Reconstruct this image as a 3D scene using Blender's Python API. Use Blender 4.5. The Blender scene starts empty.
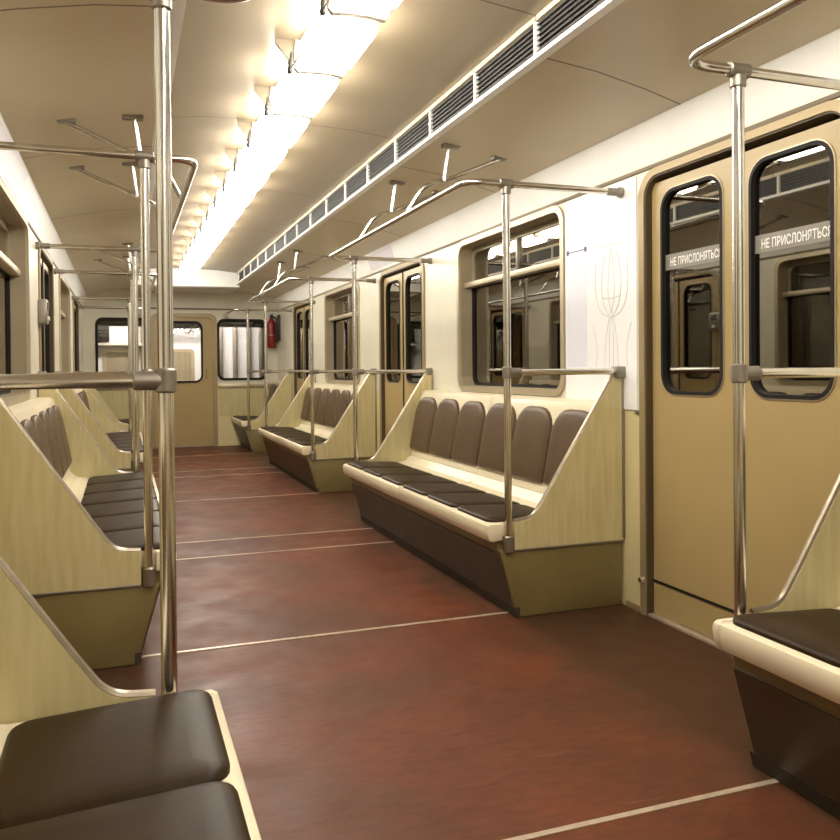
import bpy, bmesh, math
from mathutils import Vector, Matrix
C = bpy.context.scene.collection
PI = math.pi
# ------------------------------------------------------------------ car dimensions (metres; X right, Y forward, Z up)
W = 1.34          # half width at the wall
P = 3.9205        # door pitch
Y0 = 2.515         # first door centre
DW = 0.54         # half door opening
DP = 0.725        # door centre -> partition
YE = 12.17        # end wall
YB = -2.3         # rear wall
A = 0.64          # half aisle at seat fronts
XP = 0.746        # pole
ZR, ZM = 1.90, 1.079
RX = 0.56         # overhead rail
# ------------------------------------------------------------------ materials
def mat(name, col, rough=.5, metal=0, spec=.5, var=0, vscale=6, bump=0, bscale=80, stretch=(1,1,1), col2=None, coat=0):
    m = bpy.data.materials.new(name); m.use_nodes = True
    nt = m.node_tree; b = nt.nodes['Principled BSDF']
    b.inputs['Base Color'].default_value = (*col, 1); b.inputs['Roughness'].default_value = rough
    b.inputs['Metallic'].default_value = metal; b.inputs['Specular IOR Level'].default_value = spec
    b.inputs['Coat Weight'].default_value = coat
    geo = nt.nodes.new('ShaderNodeNewGeometry')
    mp = nt.nodes.new('ShaderNodeMapping'); mp.inputs['Scale'].default_value = stretch
    nt.links.new(geo.outputs['Position'], mp.inputs['Vector'])
    if var or col2:
        n = nt.nodes.new('ShaderNodeTexNoise'); n.inputs['Scale'].default_value = vscale; n.inputs['Detail'].default_value = 6
        nt.links.new(mp.outputs[0], n.inputs['Vector'])
        r = nt.nodes.new('ShaderNodeValToRGB')
        c2 = col2 or tuple(c*(1-var) for c in col)
        r.color_ramp.elements[0].position = .32; r.color_ramp.elements[1].position = .68
        r.color_ramp.elements[0].color = (*c2, 1); r.color_ramp.elements[1].color = (*col, 1)
        nt.links.new(n.outputs['Fac'], r.inputs['Fac']); nt.links.new(r.outputs[0], b.inputs['Base Color'])
    if bump:
        n2 = nt.nodes.new('ShaderNodeTexNoise'); n2.inputs['Scale'].default_value = bscale; n2.inputs['Detail'].default_value = 4
        nt.links.new(mp.outputs[0], n2.inputs['Vector'])
        bp = nt.nodes.new('ShaderNodeBump'); bp.inputs['Strength'].default_value = bump; bp.inputs['Distance'].default_value = .01
        nt.links.new(n2.outputs['Fac'], bp.inputs['Height']); nt.links.new(bp.outputs[0], b.inputs['Normal'])
    return m

M = {}
M['wall'] = mat('cream_wall', (.73,.69,.56), .33, var=.07, vscale=3, spec=.4)
M['cove'] = mat('cream_cove', (.92,.91,.86), .35, var=.05, vscale=3, spec=.4)
M['laminate'] = mat('yellow_laminate', (.60,.515,.28), .36, col2=(.51,.43,.215), vscale=5, stretch=(9,9,.9), spec=.4)
M['door'] = mat('ochre_door', (.415,.305,.135), .34, var=.08, vscale=2, spec=.4)
M['jamb'] = mat('door_jamb', (.33,.25,.13), .42, metal=.25)
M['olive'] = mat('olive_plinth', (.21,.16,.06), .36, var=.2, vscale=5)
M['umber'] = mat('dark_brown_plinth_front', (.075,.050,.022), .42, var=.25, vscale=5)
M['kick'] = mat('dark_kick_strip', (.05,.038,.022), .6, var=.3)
M['seat'] = mat('cream_seat_shell', (.80,.71,.51), .3, var=.05, vscale=5, spec=.5)
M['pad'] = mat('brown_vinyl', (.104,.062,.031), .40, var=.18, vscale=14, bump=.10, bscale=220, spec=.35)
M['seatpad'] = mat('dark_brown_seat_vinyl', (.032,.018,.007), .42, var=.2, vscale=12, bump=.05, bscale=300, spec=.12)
M['edge'] = mat('thin_edge_metal', (.42,.36,.28), .34, metal=.9, var=.2, vscale=20)
M['chrome'] = mat('worn_chrome', (.78,.755,.71), .2, metal=1, var=.15, vscale=18, stretch=(1,1,.4))
M['dullmetal'] = mat('dull_grey_metal', (.30,.27,.23), .4, metal=.8)
M['darkseal'] = mat('dark_brown_seal', (.075,.05,.022), .6)  # dark colour stands in for the shadow gap inside the door frame
M['alu'] = mat('aluminium_frame', (.55,.47,.33), .38, metal=.55, var=.12)
M['reveal'] = mat('window_reveal', (.36,.30,.20), .45, metal=.2, var=.1)
M['rubber'] = mat('black_rubber', (.012,.010,.008), .6, spec=.25)
M['seam'] = mat('dark_trim_line', (.16,.12,.07), .5)
M['white'] = mat('white_plastic', (.82,.78,.68), .35)
M['strip'] = mat('floor_joint_strip', (.62,.50,.38), .35, metal=.4, var=.25, vscale=30)
M['red'] = mat('red_paint', (.24,.016,.014), .3, var=.12)
M['black'] = mat('black_plastic', (.02,.018,.016), .4)
M['paper'] = mat('white_paper', (.90,.90,.90), .4)
M['lilac'] = mat('lilac_print', (.78,.78,.86), .4)
M['ink'] = mat('pale_grey_ink', (.68,.66,.63), .6)
M['blueink'] = mat('dark_blue_ink', (.10,.10,.30), .5)
M['advert'] = mat('pale_lilac_paper', (.74,.70,.74), .4, var=.08, vscale=14)
M['vent'] = mat('dark_vent', (.055,.052,.05), .5)
M['fixture'] = mat('lamp_bracket', (.88,.82,.68), .5)
M['fin'] = mat('tan_shade_fin', (.20,.155,.10), .5)  # for the fins added to cast shadow bands between lamps
M['lettering'] = mat('white_lettering', (.85,.84,.8), .5)
M['letterband'] = mat('grey_sticker_band', (.23,.21,.175), .5)

def ceiling_mat(name, col):
    m = mat(name, col, .36, spec=.45, var=.06, vscale=2)
    nt = m.node_tree; b = nt.nodes['Principled BSDF']
    src = b.inputs['Base Color'].links[0].from_socket
    geo = nt.nodes.new('ShaderNodeNewGeometry'); sx = nt.nodes.new('ShaderNodeSeparateXYZ')
    nt.links.new(geo.outputs['Position'], sx.inputs[0])
    def mth(op, a, v):
        n = nt.nodes.new('ShaderNodeMath'); n.operation = op
        nt.links.new(a, n.inputs[0])
        if v is not None: n.inputs[1].default_value = v
        return n.outputs[0]
    t = mth('ADD', sx.outputs[1], 1.73*4-2.74+.865); t = mth('MODULO', t, 1.73); t = mth('SUBTRACT', t, .865)
    t = mth('ABSOLUTE', t, None); t = mth('LESS_THAN', t, .0055)
    mx = nt.nodes.new('ShaderNodeMix'); mx.data_type = 'RGBA'
    nt.links.new(t, mx.inputs['Factor']); nt.links.new(src, mx.inputs['A']); mx.inputs['B'].default_value = (col[0]*.35, col[1]*.3, col[2]*.28, 1)
    nt.links.new(mx.outputs['Result'], b.inputs['Base Color'])
    return m
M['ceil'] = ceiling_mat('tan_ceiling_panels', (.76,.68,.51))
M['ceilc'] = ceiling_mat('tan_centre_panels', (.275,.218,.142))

def floor_mat():
    m = mat('red_linoleum', (.255,.078,.040), .36, spec=.2)
    nt = m.node_tree; b = nt.nodes['Principled BSDF']
    geo = nt.nodes.new('ShaderNodeNewGeometry')
    def noise(scale, stretch, det=6, dist=0):
        mp = nt.nodes.new('ShaderNodeMapping'); mp.inputs['Scale'].default_value = stretch
        nt.links.new(geo.outputs['Position'], mp.inputs['Vector'])
        n = nt.nodes.new('ShaderNodeTexNoise'); n.inputs['Scale'].default_value = scale; n.inputs['Detail'].default_value = det
        n.inputs['Distortion'].default_value = dist
        nt.links.new(mp.outputs[0], n.inputs['Vector']); return n.outputs['Fac']
    def ramp(fac, p0, c0, p1, c1):
        r = nt.nodes.new('ShaderNodeValToRGB'); r.color_ramp.elements[0].position = p0; r.color_ramp.elements[1].position = p1
        r.color_ramp.elements[0].color = (*c0,1); r.color_ramp.elements[1].color = (*c1,1)
        nt.links.new(fac, r.inputs['Fac']); return r.outputs[0]
    def mixc(fac, a, bb, mode='MIX', amount=None):
        mx = nt.nodes.new('ShaderNodeMix'); mx.data_type = 'RGBA'; mx.blend_type = mode
        if fac is None: mx.inputs['Factor'].default_value = amount
        else: nt.links.new(fac, mx.inputs['Factor'])
        nt.links.new(a, mx.inputs['A'])
        if isinstance(bb, tuple): mx.inputs['B'].default_value = (*bb,1)
        else: nt.links.new(bb, mx.inputs['B'])
        return mx.outputs['Result']
    base = ramp(noise(1.6, (1,1,1), 7), .32, (.092,.034,.016), .66, (.152,.041,.016))
    fine = ramp(noise(26, (.55,1.6,1), 5), .3, (.72,.72,.72), .72, (1.12,1.1,1.1))
    c = mixc(None, base, fine, 'MULTIPLY', .8)
    scuff = ramp(noise(9, (.5,2.2,1), 8, 1.2), .60, (0,0,0), .76, (1,1,1))
    c = mixc(scuff, c, (.080,.021,.012))
    scuff2 = ramp(noise(14, (.35,3.2,1), 7, 1.0), .69, (0,0,0), .80, (.5,.5,.5))
    c = mixc(scuff2, c, (.21,.11,.068))
    # grime that gathers along the bench plinths
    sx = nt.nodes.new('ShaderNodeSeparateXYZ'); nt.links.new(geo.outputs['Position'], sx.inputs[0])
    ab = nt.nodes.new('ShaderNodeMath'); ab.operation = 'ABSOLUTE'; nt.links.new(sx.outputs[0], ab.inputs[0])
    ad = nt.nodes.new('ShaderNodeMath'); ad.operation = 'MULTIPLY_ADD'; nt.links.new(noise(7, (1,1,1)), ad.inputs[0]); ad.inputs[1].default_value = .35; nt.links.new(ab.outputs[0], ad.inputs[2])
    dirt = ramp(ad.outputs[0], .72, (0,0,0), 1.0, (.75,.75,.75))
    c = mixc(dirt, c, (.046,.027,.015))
    nt.links.new(c, b.inputs['Base Color'])
    rr = ramp(noise(5, (1,1,1)), .3, (.36,.36,.36), .7, (.55,.55,.55)); nt.links.new(rr, b.inputs['Roughness'])
    bp = nt.nodes.new('ShaderNodeBump'); bp.inputs['Strength'].default_value = .06; bp.inputs['Distance'].default_value = .01
    nt.links.new(noise(60, (1,1,1)), bp.inputs['Height']); nt.links.new(bp.outputs[0], b.inputs['Normal'])
    return m
M['floor'] = floor_mat()
def wall_mat():
    m = M['wall']; nt = m.node_tree; b = nt.nodes['Principled BSDF']; src = b.inputs['Base Color'].links[0].from_socket
    geo = nt.nodes.new('ShaderNodeNewGeometry'); sx = nt.nodes.new('ShaderNodeSeparateXYZ'); nt.links.new(geo.outputs['Position'], sx.inputs[0])
    lt = nt.nodes.new('ShaderNodeMath'); lt.operation = 'LESS_THAN'; lt.inputs[1].default_value = .90; nt.links.new(sx.outputs[2], lt.inputs[0])
    mx = nt.nodes.new('ShaderNodeMix'); mx.data_type = 'RGBA'; nt.links.new(lt.outputs[0], mx.inputs['Factor']); nt.links.new(src, mx.inputs['A'])
    mx.inputs['B'].default_value = (.70,.60,.33,1); nt.links.new(mx.outputs['Result'], b.inputs['Base Color'])
wall_mat()

def glass_mat(name, tint, base, ior):
    m = bpy.data.materials.new(name); m.use_nodes = True; nt = m.node_tree; nt.nodes.clear()
    out = nt.nodes.new('ShaderNodeOutputMaterial'); tr = nt.nodes.new('ShaderNodeBsdfTransparent'); tr.inputs[0].default_value = (*tint,1)
    gl = nt.nodes.new('ShaderNodeBsdfGlossy'); gl.inputs['Roughness'].default_value = .015; gl.inputs['Color'].default_value = (.95,.9,.8,1)
    fr = nt.nodes.new('ShaderNodeFresnel'); fr.inputs['IOR'].default_value = ior
    ad = nt.nodes.new('ShaderNodeMath'); ad.operation = 'ADD'; ad.inputs[1].default_value = base; ad.use_clamp = True
    nt.links.new(fr.outputs[0], ad.inputs[0])
    mx = nt.nodes.new('ShaderNodeMixShader'); nt.links.new(ad.outputs[0], mx.inputs[0])
    nt.links.new(tr.outputs[0], mx.inputs[1]); nt.links.new(gl.outputs[0], mx.inputs[2]); nt.links.new(mx.outputs[0], out.inputs[0])
    return m
M['glass'] = glass_mat('dark_window_glass', (.35,.33,.3), .16, 1.6)
M['clear'] = glass_mat('end_window_glass', (.85,.84,.82), .02, 1.45)

def emit(name, col, st):
    m = bpy.data.materials.new(name); m.use_nodes = True; nt = m.node_tree; nt.nodes.clear()
    out = nt.nodes.new('ShaderNodeOutputMaterial'); e = nt.nodes.new('ShaderNodeEmission')
    e.inputs[0].default_value = (*col,1); e.inputs[1].default_value = st
    nt.links.new(e.outputs[0], out.inputs[0]); return m
M['lamp'] = emit('lit_diffuser', (1,.95,.85), 31.0)
M['lamp2'] = emit('neighbour_lamp', (1,.93,.88), 90.0)  # added light, hidden above the gap between the cars

# ------------------------------------------------------------------ object helpers
ORIG = {}
def finish(bm, angle=32):
    bmesh.ops.recalc_face_normals(bm, faces=bm.faces)
    lim = math.radians(angle)
    for f in bm.faces: f.smooth = True
    for e in bm.edges:
        if len(e.link_faces) != 2 or e.calc_face_angle(0) > lim: e.smooth = False
def obj(name, bm, material, parent=None, loc=None, label=None):
    """one mesh object; geometry given in car coordinates"""
    finish(bm)
    o0 = ORIG[parent.name] if parent else Vector(loc or (0,0,0))
    for v in bm.verts: v.co -= o0
    me = bpy.data.meshes.new(name); bm.to_mesh(me); bm.free()
    me.materials.append(M[material])
    o = bpy.data.objects.new(name, me); C.objects.link(o)
    ORIG[o.name] = o0.copy()
    if parent: o.parent = parent
    else: o.location = o0
    if label: o['label'] = label
    return o
def thing(name, label, cat, loc, group=None):
    o = bpy.data.objects.new(name, None); C.objects.link(o); o.location = loc; o.empty_display_size = .1
    o['label'] = label; o['category'] = cat
    if group: o['group'] = group
    ORIG[o.name] = Vector(loc); return o
def tag(o, label, cat, group=None):
    o['label'] = label; o['category'] = cat
    if group: o['group'] = group
    return o
def struct(name, bm, m, parent=None, loc=None):
    o = obj(name, bm, m, parent, loc)
    if not parent: o['kind'] = 'structure'
    return o
def sroot(name, loc):
    o = bpy.data.objects.new(name, None); C.objects.link(o); o.location = loc; o['kind'] = 'structure'
    ORIG[o.name] = Vector(loc); return o
def dup(root, delta, label, group=None):
    """copy a thing with its parts and sub-parts"""
    r = root.copy(); C.objects.link(r); r.location = root.location + Vector(delta); r['label'] = label
    if group: r['group'] = group
    ORIG[r.name] = Vector(r.location)
    def rec(src, dst):
        for ch in list(src.children):
            c = ch.copy(); C.objects.link(c); c.parent = dst; rec(ch, c)
    rec(root, r); return r

# ------------------------------------------------------------------ mesh helpers
def box(bm, x0, x1, y0, y1, z0, z1, bev=0):
    vs = [bm.verts.new((x,y,z)) for x in (x0,x1) for y in (y0,y1) for z in (z0,z1)]
    F = [(0,1,3,2),(4,6,7,5),(0,4,5,1),(2,3,7,6),(0,2,6,4),(1,5,7,3)]
    fs = [bm.faces.new([vs[i] for i in f]) for f in F]
    if bev:
        es = list({e for f in fs for e in f.edges})
        bmesh.ops.bevel(bm, geom=es, offset=bev, segments=2, profile=.5, affect='EDGES')
def prism(bm, poly, mapf, w0, w1, bev=0):
    """extrude polygon (u,v) between w0 and w1"""
    a = [bm.verts.new(mapf(u,v,w0)) for u,v in poly]; b = [bm.verts.new(mapf(u,v,w1)) for u,v in poly]
    n = len(poly); fs = [bm.faces.new(a[::-1]), bm.faces.new(b)]
    for i in range(n): fs.append(bm.faces.new((a[i],a[(i+1)%n],b[(i+1)%n],b[i])))
    if bev:
        es = list({e for f in fs[:2] for e in f.edges})
        bmesh.ops.bevel(bm, geom=es, offset=bev, segments=2, profile=.5, affect='EDGES')
def rrect(u0, u1, v0, v1, r, rb=None, n=6):
    """rounded rectangle loop; r = top radius, rb = bottom radius"""
    rb = r if rb is None else rb; pts = []
    for cx, cy, rad, a0 in ((u1-rb,v0+rb,rb,-90),(u1-r,v1-r,r,0),(u0+r,v1-r,r,90),(u0+rb,v0+rb,rb,180)):
        for k in range(n+1):
            a = math.radians(a0+90*k/n); pts.append((cx+rad*math.cos(a), cy+rad*math.sin(a)))
    return pts
def ring(bm, outer, inner, mapf, w0, w1):
    n = len(outer)
    L = [[bm.verts.new(mapf(u,v,w)) for u,v in lp] for lp,w in ((outer,w0),(inner,w0),(inner,w1),(outer,w1))]
    for k in range(4):
        p, q = L[k], L[(k+1)%4]
        for i in range(n): bm.faces.new((p[i],p[(i+1)%n],q[(i+1)%n],q[i]))
def strip_prism(bm, outer, inner, mapf, w0, w1):
    """open band between two polylines of equal length, extruded"""
    n = len(outer)
    L = [[bm.verts.new(mapf(u,v,w)) for u,v in lp] for lp,w in ((outer,w0),(inner,w0),(inner,w1),(outer,w1))]
    for k in range(4):
        p, q = L[k], L[(k+1)%4]
        for i in range(n-1): bm.faces.new((p[i],p[i+1],q[i+1],q[i]))
    bm.faces.new([l[0] for l in L]); bm.faces.new([l[-1] for l in L])
def holed(bm, outer, holes, mapf, w0, w1):
    """plate with holes, thickness w0..w1"""
    es = []; loops = []
    for lp in [outer]+holes:
        vs = [bm.verts.new(mapf(u,v,w0)) for u,v in lp]; loops.append(vs)
        for i in range(len(vs)): es.append(bm.edges.new((vs[i], vs[(i+1)%len(vs)])))
    r = bmesh.ops.triangle_fill(bm, edges=es, use_beauty=True, use_dissolve=False)
    fs = [g for g in r['geom'] if isinstance(g, bmesh.types.BMFace)]
    ex = bmesh.ops.extrude_face_region(bm, geom=fs, use_keep_orig=True)
    d = Vector(mapf(0,0,w1))-Vector(mapf(0,0,w0))
    bmesh.ops.translate(bm, vec=d, verts=[g for g in ex['geom'] if isinstance(g, bmesh.types.BMVert)])
def rpath(pts, r, n=6):
    pts = [Vector(p) for p in pts]; out = [pts[0]]
    for i in range(1, len(pts)-1):
        a, b, c = pts[i-1], pts[i], pts[i+1]
        d1 = (a-b); d2 = (c-b); rr = min(r, d1.length*.48, d2.length*.48)
        p, q = b+d1.normalized()*rr, b+d2.normalized()*rr
        for k in range(n+1):
            t = k/n; out.append(p*(1-t)**2 + b*2*t*(1-t) + q*t*t)
    out.append(pts[-1]); return out
def tube(bm, pts, r, seg=12, caps=True):
    pts = [Vector(p) for p in pts]; n = len(pts)
    T = [(pts[min(i+1,n-1)]-pts[max(i-1,0)]).normalized() for i in range(n)]
    up = Vector((0,0,1)) if abs(T[0].z) < .9 else Vector((1,0,0))
    N = T[0].cross(up).normalized(); rings = []
    for i in range(n):
        N = (N - T[i]*N.dot(T[i])).normalized(); B = T[i].cross(N)
        rad = r[i] if isinstance(r, (list, tuple)) else r
        rings.append([bm.verts.new(pts[i]+N*math.cos(2*PI*k/seg)*rad+B*math.sin(2*PI*k/seg)*rad) for k in range(seg)])
    for i in range(n-1):
        for k in range(seg): bm.faces.new((rings[i][k],rings[i][(k+1)%seg],rings[i+1][(k+1)%seg],rings[i+1][k]))
    if caps: bm.faces.new(rings[0][::-1]); bm.faces.new(rings[-1])
def cushion(bm, u0, u1, v0, v1, r, rb, h, mapf, w0=0):
    """domed pad, outline rounded rectangle on the plane w=w0, height h"""
    L = []
    for ins, hh in ((0,-.004),(0,h*.35),(.004,h*.68),(.013,h*.90),(.032,h),(.07,h*1.08)):
        k = max(.006, r-ins); kb = max(.006, rb-ins*.6)
        L.append([bm.verts.new(mapf(u,v,w0+hh)) for u,v in rrect(u0+ins,u1-ins,v0+ins,v1-ins,k,kb,5)])
    for a, b in zip(L, L[1:]):
        for i in range(len(a)): bm.faces.new((a[i],a[(i+1)%len(a)],b[(i+1)%len(a)],b[i]))
    bm.faces.new(L[-1]); bm.faces.new(L[0][::-1])
def B(): return bmesh.new()
def side(s, base=W): return lambda u,v,w: (s*(base+w), u, v)
def endmap(u,v,w): return (u, YE+w, v)
def text_mesh(bm, body, height, mapf, u0, u1, v0, w, flip=1):
    cu = bpy.data.curves.new('lettering', 'FONT'); cu.body = body; cu.size = 1; cu.offset = .016
    ob = bpy.data.objects.new('lettering_source', cu); C.objects.link(ob)
    dg = bpy.context.evaluated_depsgraph_get(); dg.update()
    me = bpy.data.meshes.new_from_object(ob.evaluated_get(dg))
    xs = [v.co.x for v in me.vertices]; ys = [v.co.y for v in me.vertices]
    x0, x1, y0, y1 = min(xs), max(xs), min(ys), max(ys)
    vs = [bm.verts.new(mapf(u0+(v.co.x-x0)/(x1-x0)*(u1-u0), v0+(v.co.y-y0)/(y1-y0)*height, w)) for v in me.vertices]
    for p in me.polygons:
        try: bm.faces.new([vs[i] for i in p.vertices])
        except ValueError: pass
    bpy.data.objects.remove(ob); bpy.data.curves.remove(cu); bpy.data.meshes.remove(me)

# ------------------------------------------------------------------ the shell
b = B(); box(b, -1.5, 1.5, YB-.1, YE+.12, -.06, 0); struct('floor', b, 'floor')
for i, y in enumerate((-.05, 1.71, 3.32, 4.95, 5.42, 7.15, 8.75, 9.25, 10.9)):
    b = B(); box(b, -1.16 if abs(y-1.71)>9 else -.80, .80, y-.009, y+.009, -.001, .0025); struct('trim_%d' % (i+1), b, 'strip')

doors = [Y0-P, Y0, Y0+P, Y0+2*P]
wins = [Y0-P/2, Y0+P/2, Y0+1.5*P]
WH = .70          # window half width
for s, nm in ((-1,'left'), (1,'right')):
    m = side(s)
    holes = []
    for c in wins: holes.append(rrect(c-WH, c+WH, .968, 1.935, .085))
    outer = [(YB-.1,0)]
    for c in doors:
        outer.append((c-DW,0))
        for k in range(7):
            a = math.radians(180-90*k/6); outer.append((c-DW+.09+.09*math.cos(a), 1.93-.09+.09*math.sin(a)))
        for k in range(7):
            a = math.radians(90-90*k/6); outer.append((c+DW-.09+.09*math.cos(a), 1.93-.09+.09*math.sin(a)))
        outer.append((c+DW,0))
    outer += [(YE+.12,0),(YE+.12,1.99),(YB-.1,1.99)]
    b = B(); holed(b, outer, holes, m, 0, .12); wall = struct('wall_'+nm, b, 'wall')
    # cove between wall and ceiling, a pale band over doors and windows
    b = B(); prism(b, [(W+.10,1.985),(W,1.985),(1.289,2.14),(1.283,2.155),(W+.10,2.19)], lambda u,v,w,s=s: (s*u,w,v), YB-.1, YE+.12)
    struct('trim_%d' % (20 if s<0 else 21), b, 'cove')
    b = B(); box(b, min(s*(W-.008),s*(W+.02)), max(s*(W-.008),s*(W+.02)), YB, YE, 1.958, 1.976, .003)
    struct('trim_%d' % (22 if s<0 else 23), b, 'seam')
    # skirting between the door and the partitions
    b = B()
    for c in doors:
        for e in (-1,1):
            y0, y1 = sorted((c+e*(DW+.06), c+e*(DP-.03)))
            if y0 < YE-.05: box(b, *sorted((s*(W-.012), s*W)), y0, min(y1,YE), 0, .028, .003)
    struct('baseboard_'+nm, b, 'jamb')

# ceiling: raised centre, step with grille, lower side panels
b = B()
prof = [(-.645,2.44),(-.645,2.414),(-.4,2.442),(0,2.455),(.4,2.442),(.645,2.414),(.645,2.44),(0,2.49)]
prism(b, prof, lambda u,v,w: (u,w,v), YB-.1, 11.3)
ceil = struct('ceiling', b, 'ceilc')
for s in (-1,1):
    b = B(); prism(b, [(.672,2.262),(.9,2.236),(1.12,2.192),(1.283,2.150),(1.283,2.20),(.672,2.33)], lambda u,v,w,s=s: (s*u,w,v), YB-.1, YE)
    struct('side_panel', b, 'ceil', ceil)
b = B(); box(b, -.672, .672, 11.3, YE, 2.215, 2.46); struct('bulkhead', b, 'cove', ceil)
b = B(); box(b, -.672, .672, 11.29, 11.31, 2.205, 2.222); struct('bulkhead_edge', b, 'seam', ceil)

# rear wall
b = B(); box(b, -1.5, 1.5, YB-.08, YB, 0, 2.5); struct('wall_back', b, 'wall')

# ------------------------------------------------------------------ end wall with door and two windows
b = B()
outer = [(-1.42,0),(-.415,0)] + [(-.415+.09+.09*math.cos(math.radians(180-15*k)), 1.875-.09+.09*math.sin(math.radians(180-15*k))) for k in range(7)]
outer += [(.415-.09+.09*math.cos(math.radians(90-15*k)), 1.875-.09+.09*math.sin(math.radians(90-15*k))) for k in range(7)] + [(.415,0),(1.42,0),(1.42,2.25),(-1.42,2.25)]
EH = [rrect(s*.82-.345, s*.82+.345, .965, 1.83, .09) for s in (-1,1)]
holed(b, outer, EH, endmap, 0, .10); struct('wall_end', b, 'wall')
b = B(); box(b, -1.33, 1.33, YE-.02, YE, 1.972, 1.992); struct('trim_30', b, 'seam')
for k, s in enumerate((-1,1)):
    b = B(); lo, hi = sorted((s*.475, s*1.30)); box(b, lo, hi, YE-.03, YE, .845, .90, .006); struct('trim_%d' % (31+k), b, 'alu')
    b = B(); box(b, lo, hi, YE-.008, YE, .43, .835); struct('trim_%d' % (33+k), b, 'laminate')
    w_ = sroot('window_%d' % (20+k), (s*.82, YE, .965))
    b = B(); ring(b, rrect(s*.82-.36,s*.82+.36,.95,1.845,.10), rrect(s*.82-.325,s*.82+.325,.985,1.80,.085), endmap, -.012, .03); obj('window_frame', b, 'rubber', w_)
    b = B(); prism(b, rrect(s*.82-.34,s*.82+.34,.975,1.82,.085), endmap, .032, .038); obj('pane', b, 'clear', w_)
    b = B(); prism(b, rrect(s*.82-.335,s*.82+.335,1.725,1.82,.04,.01), endmap, .042, .05); obj('rolled_blind', b, 'black', w_)  # black strip painted in as the shading below the thick frame top
d_ = sroot('door_20', (0, YE, 0))
b = B()
def arch(h, top, r, base=0):
    return [(-h,base)]+[(-h+r+r*math.cos(math.radians(180-15*k)), top-r+r*math.sin(math.radians(180-15*k))) for k in range(7)]+[(h-r+r*math.cos(math.radians(90-15*k)), top-r+r*math.sin(math.radians(90-15*k))) for k in range(7)]+[(h,base)]
strip_prism(b, arch(.46,1.915,.11), arch(.40,1.86,.09), endmap, -.02, .06); obj('door_frame', b, 'jamb', d_)
b = B(); holed(b, arch(.40,1.86,.09,.01), [rrect(-.245,.245,.94,1.79,.09)], endmap, .012, .05); lf = obj('door_leaf', b, 'door', d_)
b = B(); ring(b, rrect(-.262,.262,.923,1.807,.105), rrect(-.235,.235,.95,1.78,.08), endmap, .0, .03); obj('window_gasket', b, 'rubber', lf)
b = B(); prism(b, rrect(-.245,.245,.94,1.79,.09), endmap, .03, .036); obj('pane', b, 'clear', lf)
b = B(); prism(b, rrect(-.24,.24,1.70,1.785,.04,.01), endmap, .04, .046); obj('rolled_blind', b, 'black', lf)  # painted shading at the top of the door glass, a black strip
b = B(); tube(b, rpath([(.31,YE+.012,.99),(.31,YE-.03,.99),(.31,YE-.03,1.12),(.31,YE+.012,1.12)],.02), .009, 8); obj('door_handle', b, 'chrome', lf)

# ------------------------------------------------------------------ side windows
n = 0
for s in (-1,1):
    m = side(s)
    for c in wins:
        if c < 0 and False: continue
        n += 1
        r_ = sroot('window_%d' % n, (s*W, c, .968))
        b = B(); ring(b, rrect(c-WH-.022,c+WH+.022,.945,1.957,.10), rrect(c-WH+.012,c+WH-.012,.980,1.923,.075), m, -.014, .006)
        obj('window_frame', b, 'alu', r_)
        b = B(); ring(b, rrect(c-WH+.003,c+WH-.003,.971,1.932,.083), rrect(c-WH+.014,c+WH-.014,.982,1.921,.073), m, .004, .118)
        obj('reveal', b, 'reveal', r_)
        b = B(); ring(b, rrect(c-WH+.013,c+WH-.013,.981,1.650,.012,.074), rrect(c-WH+.034,c+WH-.034,1.000,1.640,.012,.05), m, .085, .112)
        sash = obj('lower_sash', b, 'rubber', r_)
        b = B(); prism(b, rrect(c-WH+.03,c+WH-.03,.995,1.645,.012,.05), m, .098, .104); obj('pane', b, 'glass', sash)
        b = B(); prism(b, [(c-WH+.012,1.645),(c+WH-.012,1.645),(c+WH-.012,1.680),(c-WH+.012,1.680)], m, .03, .11, .004); obj('transom', b, 'alu', r_)
        b = B(); ring(b, rrect(c-WH+.013,c+WH-.013,1.680,1.922,.074,.012), rrect(c-WH+.04,c+WH-.04,1.69,1.885,.06,.012), m, .085, .112)
        up = obj('upper_sash', b, 'reveal', r_)
        b = B(); prism(b, rrect(c-WH+.035,c+WH-.035,1.685,1.89,.06,.012), m, .098, .104); obj('pane', b, 'glass', up)
        b = B(); box(b, *sorted((s*(W+.08),s*(W+.105))), c-.012, c+.012, 1.68, 1.89, .003); obj('sash_bar', b, 'dullmetal', up)

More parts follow.
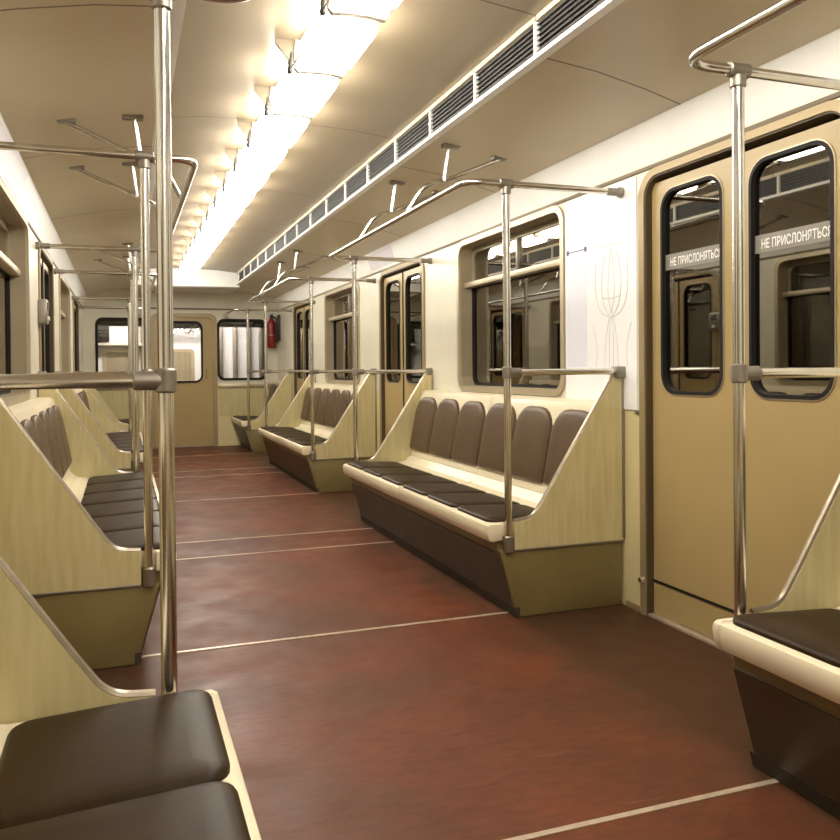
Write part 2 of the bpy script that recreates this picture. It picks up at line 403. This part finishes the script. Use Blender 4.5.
# ------------------------------------------------------------------ sliding doors
n = 0
for s in (-1,1):
    m = side(s)
    for c in doors:
        n += 1
        r_ = sroot('door_%d' % n, (s*W, c, 0))
        def ar(h, top, r, base=0):
            return [(c-h,base)]+[(c-h+r+r*math.cos(math.radians(180-15*k)), top-r+r*math.sin(math.radians(180-15*k))) for k in range(7)]+[(c+h-r+r*math.cos(math.radians(90-15*k)), top-r+r*math.sin(math.radians(90-15*k))) for k in range(7)]+[(c+h,base)]
        b = B(); strip_prism(b, ar(DW+.04,1.956,.12), ar(DW,1.925,.09), m, -.012, .004)
        fr_ = obj('door_frame', b, 'jamb', r_)
        b = B(); strip_prism(b, ar(DW+.003,1.928,.09), ar(DW-.010,1.917,.08), m, -.006, .115); obj('door_seal', b, 'darkseal', fr_)  # sleeve lining the opening, its shadow put into the colour
        b = B(); box(b, *sorted((s*(W-.006),s*(W+.11))), c-DW, c+DW, -.002, .012, .003); obj('threshold', b, 'strip', r_)
        for e in (-1,1):
            y0, y1 = sorted((c+e*.004, c+e*(DW-.014))); cy = (y0+y1)/2
            wl = rrect(cy-.190, cy+.190, .985, 1.850, .085)
            b = B(); holed(b, [(y0,.015),(y1,.015),(y1,1.898),(y0,1.898)], [wl], m, .022, .062); leaf = obj('door_leaf', b, 'door', r_)
            b = B(); ring(b, rrect(cy-.193,cy+.193,.982,1.853,.088), rrect(cy-.180,cy+.180,.996,1.839,.076), m, .014, .064); gk = obj('window_gasket', b, 'rubber', leaf)
            b = B(); ring(b, rrect(cy-.198,cy+.198,.977,1.858,.093), rrect(cy-.192,cy+.192,.983,1.852,.087), m, .017, .023); obj('window_bezel', b, 'alu', leaf)
            b = B(); prism(b, rrect(cy-.186,cy+.186,.99,1.845,.08), m, .034, .040); obj('pane', b, 'glass', leaf)
            b = B(); box(b, *sorted((s*(W+.018),s*(W+.024))), y0, y1, .153, .163); obj('kick_panel_groove', b, 'rubber', leaf)
            b = B(); box(b, *sorted((s*(W+.015),s*(W+.064))), *sorted((c+e*.0005, c+e*.0075)), .02, 1.895); obj('edge_seal', b, 'rubber', leaf)
            # lettered strip on the glass of the doors nearest the camera
            if s > 0 and abs(c-Y0) < .01:
                which = 'left-hand' if e > 0 else 'right-hand'
                st = thing('door_sticker', 'grey strip with white lettering on the %s glass of the near right door' % which, 'sticker', (s*(W+.032), cy, 1.515), 'lettered strips on the door glass')
                b = B(); box(b, s*(W+.0315), s*(W+.0335), cy-.179, cy+.179, 1.512, 1.578); obj('strip', b, 'letterband', st)
                b = B(); text_mesh(b, 'НЕ ПРИСЛОНЯТЬСЯ', .036, m, cy+.145, cy-.172, 1.526, .0308); obj('lettering', b, 'lettering', st)
        # small chrome bolt at the foot of the jamb
        b = B(); tube(b, [(s*(W-.012),c+DW+.02,.155),(s*(W-.03),c+DW+.02,.155)], [.017,.012], 12); obj('bolt', b, 'chrome', r_)

# ------------------------------------------------------------------ benches
def xz(s): return lambda u,v,w: (s*u, w, v)
SEATP = [(.678,.340),(.658,.345),(.651,.360),(.644,.398),(.649,.414),(.662,.421),(.75,.421),(1.05,.408),(1.115,.420),(1.152,.462),(1.165,.44),(1.165,.40),(.72,.36)]
BACKP = [(1.150,.466),(1.158,.50),(1.235,.895),(1.248,.925),(1.27,.938),(1.332,.940),(1.332,.42),(1.168,.42)]
def bench(s, y0, y1, sections, per, label, name='bench_seat'):
    yc = (y0+y1)/2
    t = thing(name, label, 'bench', (s*1.0, yc, 0), 'upholstered benches along the car')
    b = B(); prism(b, [(.706,.298),(.79,.0),(1.33,.0),(1.33,.298)], xz(s), y0-.005, y1+.005, .010)
    prism(b, [(.69,.36),(.706,.296),(1.33,.296),(1.33,.36)], xz(s), y0+.016, y1-.016); pl = obj('plinth', b, 'olive', t)
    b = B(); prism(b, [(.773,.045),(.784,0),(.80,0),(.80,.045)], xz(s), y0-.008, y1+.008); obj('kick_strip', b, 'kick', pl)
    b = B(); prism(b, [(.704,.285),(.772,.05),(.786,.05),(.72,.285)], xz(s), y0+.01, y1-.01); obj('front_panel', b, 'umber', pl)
    L = (y1-y0-.036); gap = .006; sl = (L-gap*(sections-1))/sections
    for k in range(sections):
        a0 = y0+.018+k*(sl+gap); a1 = a0+sl
        b = B(); prism(b, SEATP, xz(s), a0, a1, .005)
        lip = [(.678,.340),(.658,.345),(.651,.360),(.644,.398),(.649,.414),(.662,.421),(.722,.421),(.722,.345)]
        if k == 0: prism(b, lip, xz(s), y0-.008, a0+.02, .011)
        if k == sections-1: prism(b, lip, xz(s), a1-.02, y1+.008, .011)
        seat = obj('seat_shell', b, 'seat', t)
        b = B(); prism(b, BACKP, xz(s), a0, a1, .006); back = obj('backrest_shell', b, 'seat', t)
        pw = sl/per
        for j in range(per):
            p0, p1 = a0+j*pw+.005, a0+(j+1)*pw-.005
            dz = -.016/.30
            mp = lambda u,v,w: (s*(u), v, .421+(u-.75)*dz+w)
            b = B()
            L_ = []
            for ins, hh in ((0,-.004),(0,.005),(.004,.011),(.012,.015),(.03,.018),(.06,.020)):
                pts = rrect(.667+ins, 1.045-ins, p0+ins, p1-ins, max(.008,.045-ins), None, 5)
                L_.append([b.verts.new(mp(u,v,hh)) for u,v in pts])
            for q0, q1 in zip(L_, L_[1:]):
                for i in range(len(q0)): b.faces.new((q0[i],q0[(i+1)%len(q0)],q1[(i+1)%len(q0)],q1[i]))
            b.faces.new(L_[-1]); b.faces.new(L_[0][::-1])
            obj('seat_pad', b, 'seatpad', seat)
            # back pad on the inclined plane of the shell
            d = Vector((1.235-1.158,0,.895-.50)); dl = d.length; d.normalize(); nrm = Vector((-d.z,0,d.x))
            def mb(u,v,w): 
                q = Vector((1.158,0,.50))+d*v+nrm*w; return (s*q.x, u, q.z)
            b = B(); cushion(b, p0+.002, p1-.002, .012, dl-.002, .135, .025, .026, mb); obj('back_pad', b, 'pad', back)
    return t
spans = [(Y0-P+DP, Y0-DP), (Y0+DP, Y0+P-DP), (Y0+P+DP, Y0+2*P-DP)]
BL = {
 (1,0): 'cream bench with brown pads cut off by the right edge of the photo',
 (1,1): 'cream bench with six brown back pads under the right-hand window beside the white poster',
 (1,2): 'right-hand brown-padded bench between the second and third sliding doors',
 (1,3): 'short bench against the end wall under the red extinguisher',
 (-1,0): 'bench in the left foreground with large dark brown seat pads at the bottom edge',
 (-1,1): 'left-hand brown-padded bench just behind the big chrome pole, seen past its yellow partition',
 (-1,2): 'left-hand bench beyond the second left door, second bench back from the foreground',
 (-1,3): 'short bench on the left against the end wall, far behind the poles'}
for s in (-1,1):
    b1 = bench(s, *spans[1], 2, 3, BL[s,1])
    dup(b1, (0,-P,0), BL[s,0]); dup(b1, (0,P,0), BL[s,2])
    bench(s, Y0+2*P+DP, YE-.03, 1, 2, BL[s,3], 'short_bench_seat')

# ------------------------------------------------------------------ partition panels
def partition(s, y, label):
    t = thing('partition_panel', label, 'partition', (s*1.05, y, .31), 'wood-grain partitions at the bench ends')
    edge = rpath([(1.290,1.068,0),(.925,.512,0),(.868,.432,0),(.775,.424,0)], .085, 7)
    edge = [(p.x,p.y) for p in edge]
    poly = [(.775,.302),(1.333,.302),(1.333,1.068)]+edge
    b = B(); prism(b, poly, xz(s), y-.012, y+.012); obj('panel', b, 'laminate', t)
    b = B(); tube(b, [(s*x,y,z+.003) for x,z in edge], .0100, 8); obj('edge_tube', b, 'edge', t)
    b = B(); box(b, *sorted((s*.775,s*1.333)), y-.015, y+.015, .294, .304, .003); obj('bottom_trim', b, 'dullmetal', t)
    b = B(); box(b, *sorted((s*1.326,s*1.339)), y-.018, y+.018, .312, 1.04, .003); obj('wall_channel', b, 'dullmetal', t)
    return t
PLB = {
 (1,0,1): 'yellow panel with chrome edge at the right photo edge, behind the near right pole',
 (1,1,0): 'large yellow wood-grain panel directly under the white poster',
 (1,1,1): 'yellow panel at the far end of the bench under the right-hand window',
 (1,2,0): 'yellow panel on the right just beyond the second sliding door',
 (1,2,1): 'yellow panel at the far end of the right bench between the second and third doors',
 (1,3,0): 'small far yellow panel on the right in front of the short end bench',
 (-1,0,1): 'yellow panel in the lowest left corner, its chrome edge curving down to the dark seat pads',
 (-1,1,0): 'large yellow panel at left photo edge under the horizontal rail, behind the foreground one',
 (-1,1,1): 'yellow panel at the far end of the first bench behind the left pole',
 (-1,2,0): 'yellow panel on the left just beyond the second left door',
 (-1,2,1): 'yellow panel at the far end of the second bench behind the left poles',
 (-1,3,0): 'small far yellow panel on the left in front of the end wall bench'}
for s in (-1,1):
    first = None
    for k in range(4):
        for e in (0,1):
            if (s,k,e) not in PLB: continue
            y = (Y0+k*P-P+DP) if e == 0 else (Y0+k*P-DP)
            if first is None: first = partition(s, y, PLB[s,k,e]); fy = y
            else: dup(first, (0,y-fy,0), PLB[s,k,e])

# ------------------------------------------------------------------ handrails: poles, mid rails, overhead rail with ceiling struts
def handrail(s, ya, yb, label, ends=(True,True)):
    yc = (ya+yb)/2
    t = thing('handrail', label, 'handrail', (s*XP, yc, .30), 'chrome handrails over the benches')
    X = lambda x: s*x
    for y, on in ((ya,ends[0]),(yb,ends[1])):
        if not on: continue
        b = B(); tube(b, [(X(XP),y,.30),(X(XP),y,ZR)], 0.0163, 16); pole = obj('pole', b, 'chrome', t)
        b = B(); tube(b, [(X(XP),y,.292),(X(XP),y,.298),(X(XP),y,.36),(X(XP),y,.366)], [.016,.024,.024,.018], 14); obj('foot_socket', b, 'dullmetal', pole)
        b = B(); tube(b, [(X(XP),y,1.852),(X(XP),y,1.856),(X(XP),y,1.884),(X(XP),y,1.888)], [.017,.0215,.0215,.017], 14)
        tube(b, [(X(XP-.034),y,ZR),(X(XP-.031),y,ZR),(X(XP+.031),y,ZR),(X(XP+.034),y,ZR)], [.016,.0205,.0205,.016], 14); obj('top_clamp', b, 'dullmetal', pole)
        b = B(); tube(b, [(X(XP),y,ZM-.026),(X(XP),y,ZM-.022),(X(XP),y,ZM+.022),(X(XP),y,ZM+.026)], [.018,.0225,.0225,.018], 14)
        tube(b, [(X(XP),y,ZM),(X(XP+.062),y,ZM),(X(XP+.066),y,ZM)], [.0205,.0205,.016], 14); obj('rail_clamp', b, 'dullmetal', pole)
        b = B(); tube(b, [(X(XP+.02),y,ZM),(X(1.325),y,ZM)], .0145, 14); mid = obj('armrest_rail', b, 'chrome', t)
        b = B(); box(b, *sorted((X(1.285),X(1.338))), y-.026, y+.026, ZM-.03, ZM+.024, .008); obj('wall_bracket', b, 'dullmetal', mid)
        b = B(); tube(b, [(X(1.255),y,ZR),(X(1.26),y,ZR),(X(1.315),y,ZR),(X(1.318),y,ZR),(X(1.34),y,ZR)], [.015,.018,.018,.024,.024], 14); obj('wall_flange', b, 'dullmetal', t)
    pts = []
    if ends[0]: pts += [(X(1.33),ya,ZR)]; pts += [(X(RX),ya,ZR)]
    else: pts += [(X(RX),ya,ZR)]
    pts += [(X(RX),yb,ZR)]
    if ends[1]: pts += [(X(1.33),yb,ZR)]
    b = B(); tube(b, rpath(pts, .09, 8), .0145, 14); obj('overhead_rail', b, 'chrome', t)
    for y in ((yc-.52, yc+.36) if yb-ya > 2 else ()):
        b = B()
        tube(b, rpath([(X(1.05),y-.02,2.20),(X(.76),y,2.078),(X(.64),y+.02,2.045),(X(RX),y+.06,ZR)], .07, 6), .011, 10); st = obj('ceiling_strut', b, 'chrome', t)
        b = B(); tube(b, [(X(.77),y-.02,2.25),(X(.745),y,2.07)], .011, 10); obj('stem', b, 'chrome', st)
        b = B()
        box(b, *sorted((X(1.01),X(1.09))), y-.045, y+.005, 2.196, 2.222, .004); obj('ceiling_foot', b, 'dullmetal', st)
        b = B()
        box(b, *sorted((X(.73),X(.82))), y-.045, y+.005, 2.236, 2.262, .004); obj('ceiling_foot', b, 'dullmetal', st)
    return t
HL = {
 (1,0): 'chrome handrail with the pole in front of the near right door, top right of photo',
 (1,1): 'chrome handrail whose pole stands in front of the right-hand window beside the poster',
 (1,2): 'chrome handrail of the right bench between the second and third doors',
 (1,3): 'far right chrome handrail beside the end wall and red extinguisher',
 (-1,0): 'thickest foreground chrome pole on the left with its level rail to the left edge',
 (-1,1): 'chrome handrail just behind the big left pole, its overhead rail bending to its right',
 (-1,2): 'left chrome handrail further back, third pole position on the left',
 (-1,3): 'farthest left chrome handrail against the end wall'}
HD = DP-.010
for s in (-1,1):
    h1 = handrail(s, Y0+HD, Y0+P-HD, HL[s,1])
    dup(h1, (0,-P+.0,0), HL[s,0]); dup(h1, (0,P,0), HL[s,2])
    handrail(s, Y0+2*P+HD, YE, HL[s,3], (True,False))

# ------------------------------------------------------------------ ceiling vents
for s, nm in ((1,'right'),(-1,'left')):
    t = thing('ceiling_vent', 'long dark slotted air vent strip running along the ceiling step, %s of the lamps' % nm, 'vent', (s*.655, 4.5, 2.26))
    b = B(); prism(b, [(.630,2.252),(.660,2.246),(.675,2.262),(.66,2.276),(.634,2.272)], xz(s), YB, 11.295, .003); obj('lower_lip', b, 'cove', t)
    b = B(); prism(b, [(.632,2.392),(.66,2.392),(.66,2.425),(.636,2.418)], xz(s), YB, 11.295); obj('upper_lip', b, 'ceil', t)
    ya, step = 4.43-.56*12, .56
    for k in range(25):
        y = ya+k*step; y1 = min(y+step, 11.29)
        if y < YB: continue
        if y > 11.25: break
        b = B(); box(b, *sorted((s*.652,s*.668)), y+.008, y1-.008, 2.268, 2.40)
        for q in range(6):
            z = 2.281+q*.0195; prism(b, [(.640,z),(.653,z+.007),(.653,z+.011),(.640,z+.004)], xz(s), y+.008, y1-.008)
        obj('grille', b, 'vent', t)
        b = B(); box(b, *sorted((s*.634,s*.660)), y-.009, y+.009, 2.268, 2.40, .002); obj('divider', b, 'cove', t)

# ------------------------------------------------------------------ ceiling lamps
LX = -.045
def lamp(y, label):
    t = thing('ceiling_lamp', label, 'lamp', (LX, y, 2.45), 'lamps in the central ceiling row')
    X = lambda u,v,w: (LX+u, w, v)
    b = B(); box(b, LX-.085, LX+.085, y+.02, y+.565, 2.425, 2.452, .004); obj('base_tray', b, 'white', t)
    b = B(); prism(b, [(-.085,2.43),(-.108,2.40),(-.108,2.34),(-.095,2.315),(-.065,2.302),(.065,2.302),(.095,2.315),(.108,2.34),(.108,2.40),(.085,2.43)], X, y+.125, y+.463, .006); obj('diffuser', b, 'lamp', t)
    b = B(); prism(b, [(-.108,2.452),(-.112,2.40),(-.112,2.335),(-.095,2.318),(-.03,2.326),(.03,2.326),(.095,2.318),(.112,2.335),(.112,2.40),(.108,2.452)], X, y-.016, y+.016, .006)
    obj('end_bracket', b, 'fixture', t)
    b = B(); prism(b, [(-.110,2.37),(-.118,2.35),(-.185,2.428),(-.185,2.45),(.185,2.45),(.185,2.428),(.118,2.35),(.110,2.37)], X, y-.006, y+.006); obj('shade_fin', b, 'fin', t)  # fin added between lamps to throw dark bands on the ceiling
    b = B(); tube(b, [(LX-.122,y,2.40),(LX-.126,y,2.35),(LX-.128,y,2.318),(LX-.128,y,2.312)], [.007,.009,.012,.007], 10); sk = obj('socket', b, 'black', t)
    b = B(); tube(b, rpath([(LX-.127,y,2.33),(LX-.128,y+.14,2.318),(LX-.128,y+.42,2.318),(LX-.127,y+.57,2.33)], .1, 5), .0035, 6); obj('wire', b, 'dullmetal', t)
    return t
ordn = ['first','second','third','fourth','fifth','sixth','seventh','eighth','ninth','tenth','eleventh','twelfth','thirteenth','fourteenth','fifteenth','sixteenth']
LS, L0 = .588, 2.76
l0 = lamp(L0, 'glowing ceiling lamp at the top edge of the photo, first of the visible row')
for k in range(1, 15):
    y = L0+k*LS
    if y+.56 > 11.3: break
    dup(l0, (0,k*LS,0), 'glowing ceiling lamp in the central row, %s counted from the top edge of the photo' % ordn[k])
for k in range(1, 9):
    dup(l0, (0,-k*LS,0), 'ceiling lamp of the central row above and behind the viewpoint, %s before the visible ones' % ordn[k-1])

# ------------------------------------------------------------------ small things on the walls
mR = side(1)
t = thing('wall_poster', 'tall white poster with pale line drawing between the right-hand window and near door', 'poster', (W, 3.43, .90))
b = B(); box(b, W-.006, W, 3.12, 3.745, .905, 1.952); obj('sheet', b, 'paper', t)
b = B(); box(b, W-.0072, W-.006, 3.535, 3.728, 1.10, 1.665); obj('lilac_column', b, 'lilac', t)
b = B(); box(b, W-.0080, W-.0072, 3.55, 3.71, 1.682, 1.687)
for y in (3.545, 3.715): tube(b, [(W-.0078,y,1.685),(W-.0072,y,1.685)], .014, 12)
obj('blue_mark', b, 'blueink', t)
b = B(); box(b, W-.0072, W-.006, 3.16, 3.46, 1.672, 1.677); obj('rule_line', b, 'ink', t)
b = B()
def stroke(pts, r=.003):
    q = rpath([(W-.0062, y, z) for y, z in pts], .08, 5)
    tube(b, q, r, 4)
for f in (-1,1):      # a loose spray of arching leaves over trailing stems
    stroke([(3.32,1.33),(3.32+f*.10,1.36),(3.32+f*.14,1.47),(3.32+f*.13,1.60)])
    stroke([(3.32,1.33),(3.32+f*.06,1.38),(3.32+f*.09,1.50),(3.32+f*.05,1.64)])
    stroke([(3.32,1.35),(3.32+f*.03,1.44),(3.32+f*.02,1.56),(3.32+f*.005,1.65)])
    stroke([(3.32+f*.02,1.33),(3.32+f*.05,1.22),(3.32+f*.06,1.08)], .0022)
    stroke([(3.32+f*.01,1.33),(3.32+f*.02,1.20),(3.32+f*.015,1.07)], .0022)
    stroke([(3.32+f*.16,1.30),(3.32+f*.12,1.20),(3.32+f*.13,1.10)], .002)
stroke([(3.24,1.43),(3.32,1.42),(3.40,1.43)], .003)
obj('line_drawing', b, 'ink', t)
b = B(); box(b, W-.010, W, 3.105, 3.135, .885, .905, .002); obj('lower_clip', b, 'dullmetal', t)

b = B(); prism(b, [(W-.002,2.0),(W-.008,2.0),(1.288,2.13),(1.294,2.13)], xz(1), 6.55, 7.25); tag(obj('advert_sheet', b, 'advert', None, (1.31,6.9,2.06)), 'pale lilac advert sheet on the cove above the second right door', 'advert')
b = B(); prism(b, [(W-.002,2.0),(W-.008,2.0),(1.288,2.13),(1.294,2.13)], xz(-1), 3.5, 4.75); tag(obj('advert_sheet', b, 'advert', None, (-1.31,4.1,2.06)), 'pale lilac advert sheet on the left cove above the window', 'advert')

t = thing('intercom_box', 'small grey intercom box on the left wall beside the second left door', 'intercom', (-W, 5.86, 1.40))
b = B(); box(b, -W, -W+.055, 5.80, 5.93, 1.41, 1.57, .008); obj('housing', b, 'dullmetal', t)
b = B(); box(b, -W+.052, -W+.060, 5.83, 5.90, 1.50, 1.55, .002); obj('speaker_grille', b, 'vent', t)
b = B(); tube(b, [(-W+.05,5.865,1.445),(-W+.066,5.865,1.445)], .014, 12); obj('call_button', b, 'white', t)

t = thing('fire_extinguisher', 'red fire extinguisher hanging on the end wall right of the end window', 'extinguisher', (1.235, YE-.07, 1.40))
b = B(); tube(b, [(1.235,YE-.075,z) for z in (1.42,1.425,1.44,1.76,1.80,1.835,1.86)], [.05,.058,.064,.064,.055,.03,.024], 18); body = obj('cylinder', b, 'red', t)
b = B(); box(b, 1.216, 1.256, YE-.10, YE-.05, 1.86, 1.905, .006); obj('valve', b, 'black', t)
b = B(); tube(b, rpath([(1.235,YE-.06,1.89),(1.235,YE-.13,1.915),(1.235,YE-.17,1.90)],.02), .008, 8); obj('lever', b, 'black', t)
b = B(); tube(b, rpath([(1.255,YE-.075,1.88),(1.315,YE-.08,1.86),(1.318,YE-.08,1.55),(1.312,YE-.08,1.50)],.05), [.011]*16, 8); obj('hose', b, 'black', t)
b = B(); tube(b, [(1.235,YE-.075,1.60),(1.235,YE-.075,1.615)], .067, 18); obj('strap', b, 'dullmetal', t)
b = B(); box(b, 1.305, 1.336, YE-.27, YE-.15, 1.52, 1.90, .01); tag(obj('control_box', b, 'black', None, (1.32,YE-.2,1.52)), 'narrow dark box in the corner right of the red extinguisher', 'box')

# ------------------------------------------------------------------ the next carriage, seen through the end windows
t = thing('neighbouring_carriage', 'pale lit end of the next carriage seen through the end windows', 'carriage', (0, 14.0, 0))
b = B(); box(b, -1.5, 1.5, 13.9, 13.96, 0, 2.3); obj('end_panel', b, 'paper', t)
for x in (.46,.70,.93,1.16,1.36,-.52,-1.25):
    b = B(); box(b, x-.035, x+.035, 13.80, 13.9, .2, 2.2, .01); obj('upright', b, 'dullmetal', t)
for x0, x1 in ((-.28,.28),(-1.12,-.62)):
    b = B(); ring(b, rrect(x0,x1,.9,1.45,.06), rrect(x0+.05,x1-.05,.95,1.40,.05), lambda u,v,w: (u,13.88+w,v), 0, .04); obj('window_frame', b, 'alu', t)
    b = B(); prism(b, rrect(x0+.04,x1-.04,.94,1.41,.05), lambda u,v,w: (u,13.885+w,v), 0, .008); obj('window_pane', b, 'reveal', t)
b = B(); box(b, -1.35, -.3, 13.70, 13.9, 1.50, 1.54, .006); obj('ledge', b, 'white', t)
b = B(); box(b, -1.30, -1.02, 13.70, 13.9, 1.56, 1.85, .01); obj('dark_cabinet', b, 'black', t)
b = B()
for k in range(9): tube(b, rpath([(-.5+k*.12,13.75,1.85),(-.45+k*.12,13.72,1.62+.03*(k%3)),(-.38+k*.12,13.75,1.80-.04*(k%2))],.05), .016, 8)
obj('cables', b, 'chrome', t)
b = B(); box(b, -1.2, 1.2, 12.80, 12.90, 2.34, 2.40, .01); obj('lamp_tube', b, 'lamp2', t)  # unseen lamp added over the gap to light the end panel evenly

# ------------------------------------------------------------------ camera, world, colour
w = bpy.data.worlds.new('tunnel'); bpy.context.scene.world = w; w.use_nodes = True
w.node_tree.nodes['Background'].inputs[0].default_value = (.010,.009,.007,1); w.node_tree.nodes['Background'].inputs[1].default_value = 1
f, yaw, pitch, sy, roll, xc = 819.67, .3481, .0104, -43.017, .0086, -.8314
cy, sn = math.cos(yaw), math.sin(yaw)
R = Vector((cy,-sn,0)); F = Vector((sn,cy,0)); U = Vector((0,0,1))
F2 = F*math.cos(pitch)-U*math.sin(pitch); U2 = U*math.cos(pitch)+F*math.sin(pitch)
R3 = R*math.cos(roll)-U2*math.sin(roll); U3 = U2*math.cos(roll)+R*math.sin(roll)
cam = bpy.data.cameras.new('camera'); co = bpy.data.objects.new('camera', cam); C.objects.link(co)
m4 = Matrix.Identity(4)
for i in range(3): m4[i][0], m4[i][1], m4[i][2] = R3[i], U3[i], -F2[i]
m4.translation = Vector((xc,0,1.1)); co.matrix_world = m4
cam.sensor_width = 36; cam.lens = f/840*36; cam.shift_y = sy/840; cam.clip_start = .02
bpy.context.scene.camera = co
sc = bpy.context.scene
sc.view_settings.view_transform = 'Standard'; sc.view_settings.look = 'None'; sc.view_settings.exposure = 0
sc.cycles.max_bounces = 8; sc.cycles.use_denoising = True
sc.cycles.sample_clamp_indirect = 6
